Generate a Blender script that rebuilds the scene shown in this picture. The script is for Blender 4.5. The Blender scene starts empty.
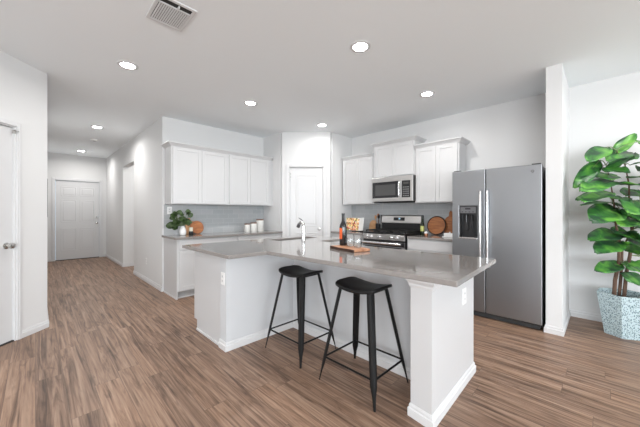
import bpy, bmesh, math, random
from mathutils import Vector, Matrix
random.seed(7)
S2 = 2 ** .5
scene = bpy.context.scene
COL = scene.collection

# ------------------------------------------------------------------ camera
CAM_H = 1.245
cam_d = bpy.data.cameras.new('camera')
cam = bpy.data.objects.new('camera', cam_d)
COL.objects.link(cam)
cam.location = (0, 0, CAM_H)
cam.rotation_euler = (math.radians(90), 0, math.radians(-45))
cam_d.sensor_width = 36
cam_d.lens = 16.0
cam_d.shift_y = -1.5 / 640
cam_d.clip_start = .02
scene.camera = cam

# ------------------------------------------------------------------ light and exposure
world = bpy.data.worlds.new('world')
scene.world = world
world.use_nodes = True
bgn = world.node_tree.nodes['Background']
bgn.inputs[0].default_value = (.62, .82, 1, 1)
bgn.inputs[1].default_value = 2.2

def area(name, loc, size, power, direction, color=(1, 1, 1), spread=180, shape='RECTANGLE'):
    l = bpy.data.lights.new(name, 'AREA')
    l.shape = shape
    l.size = size[0]
    if shape == 'RECTANGLE':
        l.size_y = size[1]
    l.energy = power
    l.color = color
    l.spread = math.radians(spread)
    o = bpy.data.objects.new(name, l)
    COL.objects.link(o)
    o.location = loc
    o.rotation_euler = Vector(direction).to_track_quat('-Z', 'Y').to_euler()
    return o

# daylight outside the rear windows, and fill from an added west window
area('daylight_rear', (-1.9, -5.95, 1.4), (3.2, 2.0), 360, (0, 1, 0), (.94, .975, 1))
area('daylight_rear', (2.6, -5.95, 1.35), (3.0, 2.2), 155, (0, 1, 0), (.90, .96, 1))
area('fill_daylight_west', (-4.95, -2.9, 1.35), (3.9, 2.1), 400, (1, 0, 0), (.95, .975, 1))
LAMP_POWER = 11.5
LAMP_COLOR = (1, .985, .965)

vs = scene.view_settings
vs.view_transform = 'Standard'
vs.look = 'None'
vs.gamma = 1
vs.use_curve_mapping = False
vs.exposure = -0.19

# ------------------------------------------------------------------ materials
def new_mat(name):
    m = bpy.data.materials.new(name)
    m.use_nodes = True
    return m, m.node_tree, m.node_tree.nodes['Principled BSDF']

def C4(c):
    return (c[0], c[1], c[2], 1)

def mat(name, color, rough=.5, metal=0., bump=0., bscale=100., vary=0., vscale=8., stretch=(1, 1, 1), spec=.5,
        emit=0., trans=0., coat=0.):
    m, nt, b = new_mat(name)
    b.inputs['Base Color'].default_value = C4(color)
    b.inputs['Roughness'].default_value = rough
    b.inputs['Metallic'].default_value = metal
    b.inputs['Specular IOR Level'].default_value = spec
    b.inputs['Transmission Weight'].default_value = trans
    b.inputs['Coat Weight'].default_value = coat
    if emit:
        b.inputs['Emission Color'].default_value = C4(color)
        b.inputs['Emission Strength'].default_value = emit
    tc = nt.nodes.new('ShaderNodeTexCoord')
    mp = nt.nodes.new('ShaderNodeMapping')
    mp.inputs['Scale'].default_value = stretch
    nt.links.new(tc.outputs['Object'], mp.inputs[0])
    if bump:
        n = nt.nodes.new('ShaderNodeTexNoise')
        n.inputs['Scale'].default_value = bscale
        n.inputs['Detail'].default_value = 3
        bp = nt.nodes.new('ShaderNodeBump')
        bp.inputs['Strength'].default_value = bump
        bp.inputs['Distance'].default_value = .002
        nt.links.new(mp.outputs[0], n.inputs['Vector'])
        nt.links.new(n.outputs['Fac'], bp.inputs['Height'])
        nt.links.new(bp.outputs[0], b.inputs['Normal'])
    if vary:
        n = nt.nodes.new('ShaderNodeTexNoise')
        n.inputs['Scale'].default_value = vscale
        n.inputs['Detail'].default_value = 5
        r = nt.nodes.new('ShaderNodeValToRGB')
        r.color_ramp.elements[0].position = .3
        r.color_ramp.elements[1].position = .7
        r.color_ramp.elements[0].color = C4([max(0, c * (1 - vary)) for c in color])
        r.color_ramp.elements[1].color = C4([min(1, c * (1 + vary)) for c in color])
        nt.links.new(mp.outputs[0], n.inputs['Vector'])
        nt.links.new(n.outputs['Fac'], r.inputs[0])
        nt.links.new(r.outputs[0], b.inputs['Base Color'])
    return m

def floor_mat():
    m, nt, b = new_mat('vinyl_planks')
    N, L = nt.nodes, nt.links
    tc = N.new('ShaderNodeTexCoord')
    sp = N.new('ShaderNodeSeparateXYZ')
    cb = N.new('ShaderNodeCombineXYZ')
    L.new(tc.outputs['Object'], sp.inputs[0])
    L.new(sp.outputs['X'], cb.inputs['Y'])
    rw = N.new('ShaderNodeMath'); rw.operation = 'DIVIDE'; rw.inputs[1].default_value = .15
    fl = N.new('ShaderNodeMath'); fl.operation = 'FLOOR'
    wn = N.new('ShaderNodeTexWhiteNoise'); wn.noise_dimensions = '1D'
    ad = N.new('ShaderNodeMath'); ad.operation = 'MULTIPLY_ADD'; ad.inputs[1].default_value = 1.22
    L.new(sp.outputs['X'], rw.inputs[0]); L.new(rw.outputs[0], fl.inputs[0]); L.new(fl.outputs[0], wn.inputs['W'])
    L.new(wn.outputs['Value'], ad.inputs[0]); L.new(sp.outputs['Y'], ad.inputs[2])
    L.new(ad.outputs[0], cb.inputs['X'])
    br = N.new('ShaderNodeTexBrick')
    br.inputs['Scale'].default_value = 1
    br.inputs['Brick Width'].default_value = 1.22
    br.inputs['Row Height'].default_value = .15
    br.inputs['Mortar Size'].default_value = .0012
    br.inputs['Mortar Smooth'].default_value = .3
    br.inputs['Bias'].default_value = 0
    br.inputs['Color1'].default_value = (0, 0, 0, 1)
    br.inputs['Color2'].default_value = (1, 1, 1, 1)
    br.inputs['Mortar'].default_value = (.5, .5, .5, 1)
    br.offset = 0
    L.new(cb.outputs[0], br.inputs['Vector'])
    # per plank shift of the grain
    sc = N.new('ShaderNodeVectorMath'); sc.operation = 'MULTIPLY'
    sc.inputs[1].default_value = (.75, 17, 1)
    L.new(cb.outputs[0], sc.inputs[0])
    sh = N.new('ShaderNodeVectorMath'); sh.operation = 'MULTIPLY_ADD'
    sh.inputs[1].default_value = (9.3, 4.1, 7.7)
    L.new(br.outputs['Color'], sh.inputs[0])
    L.new(sc.outputs[0], sh.inputs[2])
    n1 = N.new('ShaderNodeTexNoise')
    n1.inputs['Scale'].default_value = 1.5
    n1.inputs['Detail'].default_value = 7
    n1.inputs['Roughness'].default_value = .62
    n1.inputs['Distortion'].default_value = 1.2
    L.new(sh.outputs[0], n1.inputs['Vector'])
    n2 = N.new('ShaderNodeTexNoise')
    n2.inputs['Scale'].default_value = 6
    n2.inputs['Detail'].default_value = 4
    L.new(sh.outputs[0], n2.inputs['Vector'])
    ramp = N.new('ShaderNodeValToRGB')
    e = ramp.color_ramp.elements
    e[0].position = .33; e[0].color = FLOOR_DARK
    e[1].position = .68; e[1].color = FLOOR_LIGHT
    k = e.new(.5); k.color = FLOOR_MID
    L.new(n1.outputs['Fac'], ramp.inputs[0])
    mx = N.new('ShaderNodeMix'); mx.data_type = 'RGBA'; mx.blend_type = 'OVERLAY'
    mx.inputs[0].default_value = .30
    L.new(ramp.outputs[0], mx.inputs[6])
    L.new(n2.outputs['Fac'], mx.inputs[7])
    mv = N.new('ShaderNodeMix'); mv.data_type = 'RGBA'; mv.blend_type = 'MULTIPLY'
    mv.inputs[0].default_value = 1
    rr = N.new('ShaderNodeValToRGB')
    rr.color_ramp.elements[0].color = (.88, .88, .89, 1)
    rr.color_ramp.elements[1].color = (1.08, 1.05, 1.02, 1)
    L.new(br.outputs['Color'], rr.inputs[0])
    L.new(mx.outputs[2], mv.inputs[6])
    L.new(rr.outputs[0], mv.inputs[7])
    md = N.new('ShaderNodeMix'); md.data_type = 'RGBA'
    L.new(br.outputs['Fac'], md.inputs[0])
    L.new(mv.outputs[2], md.inputs[6])
    md.inputs[7].default_value = (.10, .068, .052, 1)
    L.new(md.outputs[2], b.inputs['Base Color'])
    b.inputs['Roughness'].default_value = .42
    b.inputs['Specular IOR Level'].default_value = .4
    # darker knots and cathedral figure
    ks = N.new('ShaderNodeVectorMath'); ks.operation = 'MULTIPLY'
    ks.inputs[1].default_value = (2.2, .45, 1)
    L.new(sh.outputs[0], ks.inputs[0])
    n3 = N.new('ShaderNodeTexNoise')
    n3.inputs['Scale'].default_value = 1.3
    n3.inputs['Detail'].default_value = 3
    n3.inputs['Distortion'].default_value = 2.2
    L.new(ks.outputs[0], n3.inputs['Vector'])
    r3 = N.new('ShaderNodeValToRGB')
    r3.color_ramp.elements[0].position = .32; r3.color_ramp.elements[0].color = (.76, .73, .71, 1)
    r3.color_ramp.elements[1].position = .44; r3.color_ramp.elements[1].color = (1.08, 1.07, 1.05, 1)
    L.new(n3.outputs['Fac'], r3.inputs[0])
    mk = N.new('ShaderNodeMix'); mk.data_type = 'RGBA'; mk.blend_type = 'MULTIPLY'
    mk.inputs[0].default_value = 1
    L.new(md.outputs[2], mk.inputs[6]); L.new(r3.outputs[0], mk.inputs[7])
    L.new(mk.outputs[2], b.inputs['Base Color'])
    bp = N.new('ShaderNodeBump')
    bp.inputs['Strength'].default_value = .12
    bp.inputs['Distance'].default_value = .002
    L.new(n1.outputs['Fac'], bp.inputs['Height'])
    L.new(bp.outputs[0], b.inputs['Normal'])
    return m
FLOOR_DARK = (.085, .049, .033, 1)
FLOOR_MID = (.245, .154, .106, 1)
FLOOR_LIGHT = (.375, .260, .190, 1)

def tile_mat(along):
    """glossy grey subway tiles; along = 'X' or 'Y' world axis of the rows"""
    m, nt, b = new_mat('grey_subway_tile')
    N, L = nt.nodes, nt.links
    tc = N.new('ShaderNodeTexCoord')
    sp = N.new('ShaderNodeSeparateXYZ')
    cb = N.new('ShaderNodeCombineXYZ')
    L.new(tc.outputs['Object'], sp.inputs[0])
    L.new(sp.outputs[along], cb.inputs['X'])
    L.new(sp.outputs['Z'], cb.inputs['Y'])
    br = N.new('ShaderNodeTexBrick')
    br.inputs['Scale'].default_value = 1
    br.inputs['Brick Width'].default_value = .20
    br.inputs['Row Height'].default_value = .0805
    br.inputs['Mortar Size'].default_value = .0016
    br.inputs['Mortar Smooth'].default_value = .2
    br.inputs['Color1'].default_value = (.40, .42, .43, 1)
    br.inputs['Color2'].default_value = (.45, .46, .47, 1)
    br.inputs['Mortar'].default_value = (.60, .60, .60, 1)
    L.new(cb.outputs[0], br.inputs['Vector'])
    L.new(br.outputs['Color'], b.inputs['Base Color'])
    b.inputs['Roughness'].default_value = .12
    bp = N.new('ShaderNodeBump')
    bp.inputs['Strength'].default_value = .35
    bp.inputs['Distance'].default_value = .001
    bp.invert = True
    L.new(br.outputs['Fac'], bp.inputs['Height'])
    L.new(bp.outputs[0], b.inputs['Normal'])
    return m

def speckle_mat(name, base, dark, scale, thresh=.5, rough=.5):
    m, nt, b = new_mat(name)
    N, L = nt.nodes, nt.links
    tc = N.new('ShaderNodeTexCoord')
    v = N.new('ShaderNodeTexVoronoi')
    v.inputs['Scale'].default_value = scale
    L.new(tc.outputs['Object'], v.inputs['Vector'])
    r = N.new('ShaderNodeValToRGB')
    r.color_ramp.elements[0].position = thresh - .06
    r.color_ramp.elements[1].position = thresh + .06
    r.color_ramp.elements[0].color = C4(dark)
    r.color_ramp.elements[1].color = C4(base)
    L.new(v.outputs['Distance'], r.inputs[0])
    L.new(r.outputs[0], b.inputs['Base Color'])
    b.inputs['Roughness'].default_value = rough
    return m

def ring_wood(name, a, c, rough=.45, axis=0):
    m, nt, b = new_mat(name)
    N, L = nt.nodes, nt.links
    tc = N.new('ShaderNodeTexCoord')
    mp = N.new('ShaderNodeMapping')
    sc = [3, 3, 3]; sc[axis] = 26
    if axis == 2: sc = [4, 4, 40]
    mp.inputs['Scale'].default_value = sc
    L.new(tc.outputs['Object'], mp.inputs[0])
    n = N.new('ShaderNodeTexNoise')
    n.inputs['Scale'].default_value = 1.4
    n.inputs['Detail'].default_value = 5
    n.inputs['Distortion'].default_value = .8
    L.new(mp.outputs[0], n.inputs['Vector'])
    r = N.new('ShaderNodeValToRGB')
    r.color_ramp.elements[0].position = .32
    r.color_ramp.elements[1].position = .68
    r.color_ramp.elements[0].color = C4(a)
    r.color_ramp.elements[1].color = C4(c)
    L.new(n.outputs['Fac'], r.inputs[0])
    L.new(r.outputs[0], b.inputs['Base Color'])
    b.inputs['Roughness'].default_value = rough
    return m

def food_mat():
    """printed page with round patches of food colours"""
    m, nt, b = new_mat('food_print')
    N, L = nt.nodes, nt.links
    tc = N.new('ShaderNodeTexCoord')
    v = N.new('ShaderNodeTexVoronoi')
    v.inputs['Scale'].default_value = 38
    L.new(tc.outputs['Object'], v.inputs['Vector'])
    sp = N.new('ShaderNodeSeparateColor')
    L.new(v.outputs['Color'], sp.inputs[0])
    r = N.new('ShaderNodeValToRGB')
    r.color_ramp.interpolation = 'CONSTANT'
    cols = [(.0, (.75, .30, .16)), (.16, (.85, .62, .42)), (.32, (.42, .05, .03)), (.46, (.88, .70, .28)),
            (.6, (.16, .13, .04)), (.7, (.80, .42, .25)), (.84, (.35, .33, .08)), (.92, (.9, .82, .7))]
    e = r.color_ramp.elements
    e[0].position, e[0].color = 0, C4(cols[0][1])
    e[1].position, e[1].color = cols[1][0], C4(cols[1][1])
    for p, c in cols[2:]:
        k = e.new(p); k.color = C4(c)
    L.new(sp.outputs[0], r.inputs[0])
    L.new(r.outputs[0], b.inputs['Base Color'])
    b.inputs['Roughness'].default_value = .3
    return m

def steel(name, color, rough, vertical=True):
    m, nt, b = new_mat(name)
    N, L = nt.nodes, nt.links
    b.inputs['Base Color'].default_value = C4(color)
    b.inputs['Metallic'].default_value = 1
    tc = N.new('ShaderNodeTexCoord')
    mp = N.new('ShaderNodeMapping')
    mp.inputs['Scale'].default_value = (4, 4, 220)
    n = N.new('ShaderNodeTexNoise')
    n.inputs['Scale'].default_value = 1.2
    n.inputs['Detail'].default_value = 3
    L.new(tc.outputs['Object'], mp.inputs[0])
    L.new(mp.outputs[0], n.inputs['Vector'])
    mr = N.new('ShaderNodeMapRange')
    mr.inputs['To Min'].default_value = rough - .015
    mr.inputs['To Max'].default_value = rough + .02
    L.new(n.outputs['Fac'], mr.inputs['Value'])
    L.new(mr.outputs[0], b.inputs['Roughness'])
    return m

def leaf_mat():
    m, nt, b = new_mat('plant_leaf')
    N, L = nt.nodes, nt.links
    tc = N.new('ShaderNodeTexCoord')
    n = N.new('ShaderNodeTexNoise')
    n.inputs['Scale'].default_value = 8
    n.inputs['Detail'].default_value = 4
    n.inputs['Distortion'].default_value = .8
    L.new(tc.outputs['Object'], n.inputs['Vector'])
    r = N.new('ShaderNodeValToRGB')
    e = r.color_ramp.elements
    e[0].position = .38; e[0].color = (.020, .065, .030, 1)
    e[1].position = .68; e[1].color = (.16, .42, .06, 1)
    k = e.new(.52); k.color = (.045, .19, .035, 1)
    L.new(n.outputs['Fac'], r.inputs[0])
    L.new(r.outputs[0], b.inputs['Base Color'])
    b.inputs['Roughness'].default_value = .40
    return m

def pane_mat():
    m = bpy.data.materials.new('window_pane')
    m.use_nodes = True
    nt = m.node_tree
    nt.nodes.clear()
    o = nt.nodes.new('ShaderNodeOutputMaterial')
    t = nt.nodes.new('ShaderNodeBsdfTransparent')
    g = nt.nodes.new('ShaderNodeBsdfGlossy')
    g.inputs['Roughness'].default_value = .02
    x = nt.nodes.new('ShaderNodeMixShader')
    x.inputs[0].default_value = .06
    nt.links.new(t.outputs[0], x.inputs[1]); nt.links.new(g.outputs[0], x.inputs[2])
    nt.links.new(x.outputs[0], o.inputs[0])
    return m

M = {
    'wall': mat('wall_paint', (.725, .725, .725), .85, bump=.15, bscale=180, spec=.2),
    'knee': mat('shaded_wall_paint', (.61, .62, .635), .7, bump=.12, bscale=180, spec=.3),  # wall paint darkened to carry the shade of counter and stools
    'ceiling': mat('ceiling_paint', (.90, .93, .95), .95, bump=.3, bscale=140, spec=.1),
    'trim': mat('trim_paint', (.68, .68, .685), .35, bump=.02, bscale=40),
    'door': mat('door_paint', (.66, .66, .665), .35, bump=.02, bscale=40),
    'cabinet': mat('cabinet_paint', (.60, .60, .605), .32, bump=.02, bscale=60),
    'toe': mat('toe_kick', (.42, .42, .42), .6, vary=.05),
    'floor': floor_mat(),
    'tile_x': tile_mat('X'), 'tile_y': tile_mat('Y'),
    'quartz': mat('taupe_quartz', (.255, .235, .222), .11, vary=.05, vscale=60, coat=.3),
    'steel': steel('brushed_steel', (.32, .33, .345), .37),
    'steel_light': steel('bright_steel', (.66, .65, .64), .28),
    'steel_dark': steel('steel_case', (.20, .20, .21), .40),
    'chrome': mat('chrome', (.78, .78, .78), .10, 1., vary=.02),
    'nickel': mat('satin_nickel', (.55, .54, .52), .25, 1., vary=.04),
    'handle': mat('satin_handle', (.80, .80, .81), .22, 1., vary=.02),
    'black': mat('black_enamel', (.012, .012, .013), .35, bump=.02),
    'stool': mat('black_powder_coat', (.007, .007, .0075), .42, bump=.04, bscale=300, spec=.3),
    'glassblack': mat('black_glass', (.02, .02, .022), .06, vary=.05),
    'mesh': mat('microwave_window', (.075, .075, .075), .14, vary=.1, vscale=200),
    'iron': mat('cast_iron', (.018, .018, .018), .6, bump=.2),
    'dark': mat('dark_gap', (.03, .03, .03), .8, vary=.1),
    'plastic': mat('white_plastic', (.84, .84, .83), .4, vary=.01),
    'lens': mat('lamp_lens', (1, .97, .92), .5, emit=60, vary=0),
    'board_dark': ring_wood('acacia_board', (.17, .055, .022), (.42, .17, .07), axis=2),
    'board_mid': ring_wood('cherry_board', (.27, .085, .025), (.50, .19, .06), axis=2),
    'board_light': ring_wood('maple_board', (.50, .26, .12), (.68, .40, .21), axis=0),
    'serving': ring_wood('serving_board', (.30, .12, .055), (.58, .30, .17), axis=0),
    'bark_edge': mat('dark_bark_edge', (.055, .024, .014), .7, bump=.4, bscale=60, vary=.3, vscale=30),
    'ceramic': mat('white_ceramic', (.85, .85, .84), .25, vary=.02),
    'canister': mat('speckled_stoneware', (.70, .69, .66), .45, vary=.10, vscale=90),
    'walnut': ring_wood('walnut_lid', (.12, .05, .025), (.24, .11, .055), axis=0),
    'wine': mat('dark_wine_glass', (.010, .012, .014), .08, vary=.1, coat=.5),
    'label': mat('orange_label', (.80, .13, .03), .5, vary=.15, vscale=60),
    'cream': mat('cream_label', (.75, .72, .6), .5, vary=.05),
    'oil': mat('green_oil_glass', (.012, .022, .010), .12, vary=.1),
    'yellow': mat('olive_label', (.55, .58, .20), .5, vary=.15, vscale=60),
    'copper': mat('copper', (.60, .28, .17), .3, 1., vary=.05),
    'leaf': leaf_mat(),
    'leaf_dark': mat('dark_leaf', (.030, .062, .012), .45, vary=.5, vscale=30),
    'bark': mat('plant_bark', (.13, .075, .050), .85, bump=.6, bscale=70, vary=.35, vscale=30, stretch=(1, 1, .4)),
    'twig': mat('green_stem', (.20, .26, .12), .6, vary=.2),
    'soil': mat('potting_soil', (.035, .025, .018), .95, bump=.8, bscale=90, vary=.4, vscale=60),
    'pot': speckle_mat('blue_grey_mosaic', (.50, .62, .65), (.10, .17, .20), 88, .40, .4),
    'print': food_mat(),
    'page': mat('white_page', (.82, .82, .80), .6, vary=.02),
    'frame': mat('dark_frame', (.07, .065, .06), .5, vary=.1),
    'art': mat('abstract_print', (.45, .47, .48), .5, vary=.4, vscale=5),
    'grass': mat('outside_ground', (.30, .36, .22), .9, vary=.3, vscale=1),
    'pane': pane_mat(),
    'screen': mat('display_digits', (.6, .85, 1), .4, emit=1.5),
}
def clear_glass():
    m, nt, b = new_mat('clear_glass')
    b.inputs['Base Color'].default_value = (.97, .98, .98, 1)
    b.inputs['Roughness'].default_value = .02
    b.inputs['Transmission Weight'].default_value = 1
    b.inputs['IOR'].default_value = 1.45
    return m
M['glass'] = clear_glass()

# ------------------------------------------------------------------ mesh helpers
ORIGIN = {}
def frame(o, facing):
    """local x = to the right as seen from the front, y = up, z = out towards the viewer"""
    d = {'-X': ((0, -1, 0), (-1, 0, 0)), '-Y': ((1, 0, 0), (0, -1, 0)), '+X': ((0, 1, 0), (1, 0, 0)),
         '+Y': ((-1, 0, 0), (0, 1, 0)),
         'pantry': ((1 / S2, -1 / S2, 0), (-1 / S2, -1 / S2, 0)), 'diag': ((1 / S2, 1 / S2, 0), (1 / S2, -1 / S2, 0))}[facing]
    u, w = Vector(d[0]), Vector(d[1])
    m = Matrix.Identity(4)
    for i in range(3):
        m[i][0] = u[i]; m[i][1] = (0, 0, 1)[i]; m[i][2] = w[i]; m[i][3] = o[i]
    return m

def skew_near(k, pts):
    """the island's near end is cut very slightly out of square: move listed corners"""
    for v in k.bm.verts:
        for (x, y, nx, ny) in pts:
            if abs(v.co.x - x) < .002 and abs(v.co.y - y) < .002:
                v.co.x, v.co.y = nx, ny
    return k

class MB:
    def __init__(self, m=None):
        self.bm = bmesh.new()
        self.m = m or Matrix.Identity(4)
    def v(self, p):
        return self.bm.verts.new(self.m @ Vector(p))
    def face(self, vs):
        try:
            return self.bm.faces.new(vs)
        except ValueError:
            return None
    def box(self, x0, x1, y0, y1, z0, z1):
        c = [self.v((x, y, z)) for z in (z0, z1) for y in (y0, y1) for x in (x0, x1)]
        for f in ((0, 2, 3, 1), (4, 5, 7, 6), (0, 1, 5, 4), (2, 6, 7, 3), (0, 4, 6, 2), (1, 3, 7, 5)):
            self.face([c[i] for i in f])
        return self
    def lathe(self, prof, c=(0, 0, 0), seg=28, axis='z', caps=True):
        rings = []
        for r, h in prof:
            ring = []
            for k in range(seg):
                a = 2 * math.pi * k / seg
                x, y = r * math.cos(a), r * math.sin(a)
                p = {'z': (x, y, h), 'x': (h, x, y), 'y': (y, h, x)}[axis]
                ring.append(self.v((c[0] + p[0], c[1] + p[1], c[2] + p[2])))
            rings.append(ring)
        for a, b in zip(rings, rings[1:]):
            for k in range(seg):
                self.face([a[k], a[(k + 1) % seg], b[(k + 1) % seg], b[k]])
        if caps:
            self.face(list(reversed(rings[0])))
            self.face(rings[-1])
        return self
    def cyl(self, c, r, h, axis='z', seg=24, r2=None):
        return self.lathe([(r, 0), (r if r2 is None else r2, h)], c, seg, axis)
    def tube(self, pts, r, seg=10):
        pts = [Vector(p) for p in pts]
        rr = r if isinstance(r, (list, tuple)) else [r] * len(pts)
        rings = []
        up = Vector((0, 0, 1))
        for i, p in enumerate(pts):
            t = (pts[min(i + 1, len(pts) - 1)] - pts[max(i - 1, 0)]).normalized()
            if abs(t.dot(up)) > .97:
                a = Vector((1, 0, 0)) if i == 0 else a0
            else:
                a = up
            s = t.cross(a).normalized()
            if rings and s.dot(s0) < 0:
                s = -s
            n = s.cross(t).normalized()
            s0 = s; a0 = a if abs(t.dot(a)) < .97 else Vector((1, 0, 0))
            rings.append([self.v(p + rr[i] * (math.cos(2 * math.pi * k / seg) * s + math.sin(2 * math.pi * k / seg) * n)) for k in range(seg)])
        for a, b in zip(rings, rings[1:]):
            for k in range(seg):
                self.face([a[k], a[(k + 1) % seg], b[(k + 1) % seg], b[k]])
        self.face(list(reversed(rings[0]))); self.face(rings[-1])
        return self
    def prism(self, poly, z0, z1):
        a = [self.v((x, y, z0)) for x, y in poly]
        b = [self.v((x, y, z1)) for x, y in poly]
        n = len(poly)
        self.face(list(reversed(a))); self.face(b)
        for i in range(n):
            self.face([a[i], a[(i + 1) % n], b[(i + 1) % n], b[i]])
        return self
    def sweep(self, path, prof):
        """prof = closed (out, z) loop carried along a flat path; out points to the right of travel"""
        P = [Vector((p[0], p[1])) for p in path]
        rings = []
        for i, p in enumerate(P):
            n = []
            if i > 0:
                t = (p - P[i - 1]).normalized(); n.append(Vector((t.y, -t.x)))
            if i < len(P) - 1:
                t = (P[i + 1] - p).normalized(); n.append(Vector((t.y, -t.x)))
            if len(n) == 2:
                k = (n[0] + n[1]).normalized()
                k = k / max(.3, k.dot(n[0]))
            else:
                k = n[0]
            rings.append([self.v((p.x + k.x * o, p.y + k.y * o, z)) for o, z in prof])
        m = len(prof)
        for a, b in zip(rings, rings[1:]):
            for j in range(m):
                self.face([a[j], a[(j + 1) % m], b[(j + 1) % m], b[j]])
        self.face(list(reversed(rings[0]))); self.face(rings[-1])
        return self
    def cells(self, xs, ys, inside, z0, z1):
        """slab made of grid cells with outer and inner edges closed"""
        nx, ny = len(xs) - 1, len(ys) - 1
        g = lambda i, j: 0 <= i < nx and 0 <= j < ny and inside((xs[i] + xs[i + 1]) / 2, (ys[j] + ys[j + 1]) / 2)
        V = {}
        def vv(i, j, k):
            if (i, j, k) not in V:
                V[i, j, k] = self.v((xs[i], ys[j], (z0, z1)[k]))
            return V[i, j, k]
        for i in range(nx):
            for j in range(ny):
                if not g(i, j): continue
                self.face([vv(i, j, 1), vv(i + 1, j, 1), vv(i + 1, j + 1, 1), vv(i, j + 1, 1)])
                self.face([vv(i, j, 0), vv(i, j + 1, 0), vv(i + 1, j + 1, 0), vv(i + 1, j, 0)])
                for di, dj, a, b in ((-1, 0, (0, 1), (0, 0)), (1, 0, (1, 0), (1, 1)), (0, -1, (0, 0), (1, 0)), (0, 1, (1, 1), (0, 1))):
                    if not g(i + di, j + dj):
                        A = (i + a[0], j + a[1]); B = (i + b[0], j + b[1])
                        self.face([vv(*A, 0), vv(*B, 0), vv(*B, 1), vv(*A, 1)])
        return self
    def build(self, name, material, parent=None, bevel=0., smooth=False, solid=0., loc=None, kind=None, base=True):
        bmesh.ops.recalc_face_normals(self.bm, faces=self.bm.faces)
        if parent is not None:
            off = ORIGIN[parent.name]
        elif loc is not None:
            off = Vector(loc)
        elif kind == 'structure' or not base:
            off = Vector((0, 0, 0))
        else:
            xs = [v.co for v in self.bm.verts]
            off = Vector(((min(c.x for c in xs) + max(c.x for c in xs)) / 2,
                          (min(c.y for c in xs) + max(c.y for c in xs)) / 2, min(c.z for c in xs)))
        for v in self.bm.verts:
            v.co -= off
        me = bpy.data.meshes.new(name)
        self.bm.to_mesh(me); self.bm.free()
        me.materials.append(material if not isinstance(material, str) else M[material])
        if smooth:
            me.polygons.foreach_set('use_smooth', [True] * len(me.polygons))
            try:
                me.set_sharp_from_angle(angle=math.radians(40))
            except Exception:
                pass
        o = bpy.data.objects.new(name, me)
        COL.objects.link(o)
        if parent is not None:
            o.parent = parent
            ORIGIN[o.name] = off          # the child sits at its parent's origin
        else:
            o.location = off
            ORIGIN[o.name] = off.copy()
        if kind:
            o['kind'] = kind
        if solid:
            s = o.modifiers.new('solid', 'SOLIDIFY'); s.thickness = solid
        if bevel:
            b = o.modifiers.new('bevel', 'BEVEL'); b.width = bevel; b.segments = 2
            b.limit_method = 'ANGLE'; b.angle_limit = math.radians(40)
        return o

def tag(o, label, cat, group=None):
    o['label'] = label; o['category'] = cat
    if group: o['group'] = group
    return o

def thing(name, loc, label, cat, group=None):
    o = bpy.data.objects.new(name, None)
    COL.objects.link(o)
    o.location = loc
    o.empty_display_size = .05
    ORIGIN[o.name] = Vector(loc)
    return tag(o, label, cat, group)

def dup(root, loc, label, group=None):
    r = root.copy(); COL.objects.link(r)
    r.location = loc; r['label'] = label
    if group: r['group'] = group
    for ch in list(root.children):
        c = ch.copy(); COL.objects.link(c); c.parent = r
        for g in list(ch.children):
            d = g.copy(); COL.objects.link(d); d.parent = c
    return r

# ------------------------------------------------------------------ measures (metres; camera at x=0, y=0)
H = 2.74
XR = 4.54       # range wall
YK = 4.88       # kitchen back wall
XH = 1.40       # hall right wall
YB = 9.85       # hall end wall
XL = .09        # hall left wall
CT = .885       # counter top
CB = .852       # counter underside
ST = 'structure'

# ------------------------------------------------------------------ the room shell
MB().box(-4.62, 4.66, -5.72, 9.97, -.1, 0).build('floor', 'floor', kind=ST)
MB().box(-4.62, 4.66, -5.72, 9.97, H, H + .1).build('ceiling', 'ceiling', kind=ST)
MB().box(XR, XR + .12, -5.72, 5.0, 0, H).build('wall_right', 'wall', kind=ST)
MB().box(XH, XR, YK, YK + .12, 0, H).build('wall_back', 'wall', kind=ST)
w = MB()
w.box(XH, XH + .12, 5.0, 6.69, 0, H)
w.box(XH, XH + .12, 7.71, YB, 0, H)
w.box(XH, XH + .12, 6.69, 7.71, 2.27, H)
w.build('wall_hall_right', 'wall', kind=ST)
# side passage off the hall
w = MB()
w.box(XH + .12, 3.1, 6.57, 6.69, 0, H)
w.box(XH + .12, 3.1, 7.71, 7.83, 0, H)
w.box(3.1, 3.22, 6.57, 7.83, 0, H)
w.build('wall_passage', 'wall', kind=ST)
MB().box(XL - .12, XL, XL + 4.17, YB, 0, H).build('wall_hall_left', 'wall', kind=ST)
w = MB()
w.box(XL - .12, .335, YB, YB + .12, 0, H)
w.box(1.265, XH + .12, YB, YB + .12, 0, H)
w.box(.335, 1.265, YB, YB + .12, 2.075, H)
w.build('wall_hall_end', 'wall', kind=ST)
MB().box(3.74, XR, .30, .43, 0, H).build('wall_stub', 'wall', kind=ST)
# corner pantry
DP = 5.32
PA = ((DP - .71) / S2, (DP + .71) / S2)
PB_ = ((DP + .193) / S2, (DP - .193) / S2)
MB().box(PA[0], PA[0] + .10, PA[1] + .05, YK, 0, H).build('wall_pantry_left', 'wall', kind=ST)
MB().box(PB_[0] + .05, XR, PB_[1], PB_[1] + .10, 0, H).build('wall_pantry_right', 'wall', kind=ST)
pf = frame((DP / S2, DP / S2, 0), 'pantry')      # local x = distance to the right of the view axis
w = MB(pf)
w.box(-.71, -.575, 0, H, -.10, 0)
w.box(.065, .193, 0, H, -.10, 0)
w.box(-.575, .065, 2.09, H, -.10, 0)
w.build('wall_pantry_diagonal', 'wall', kind=ST)
# left diagonal wall: y = x + 4.17
dgo = (XL, XL + 4.17, 0)
df = frame(dgo, 'diag')                           # local x = 0 at the hall corner, negative to the left
w = MB(df)
w.box(-.318, 0, 0, H, -.12, 0)
w.box(-6.49, -1.11, 0, H, -.12, 0)
w.box(-1.11, -.318, 2.07, H, -.12, 0)
w.build('wall_left', 'wall', kind=ST)
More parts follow.
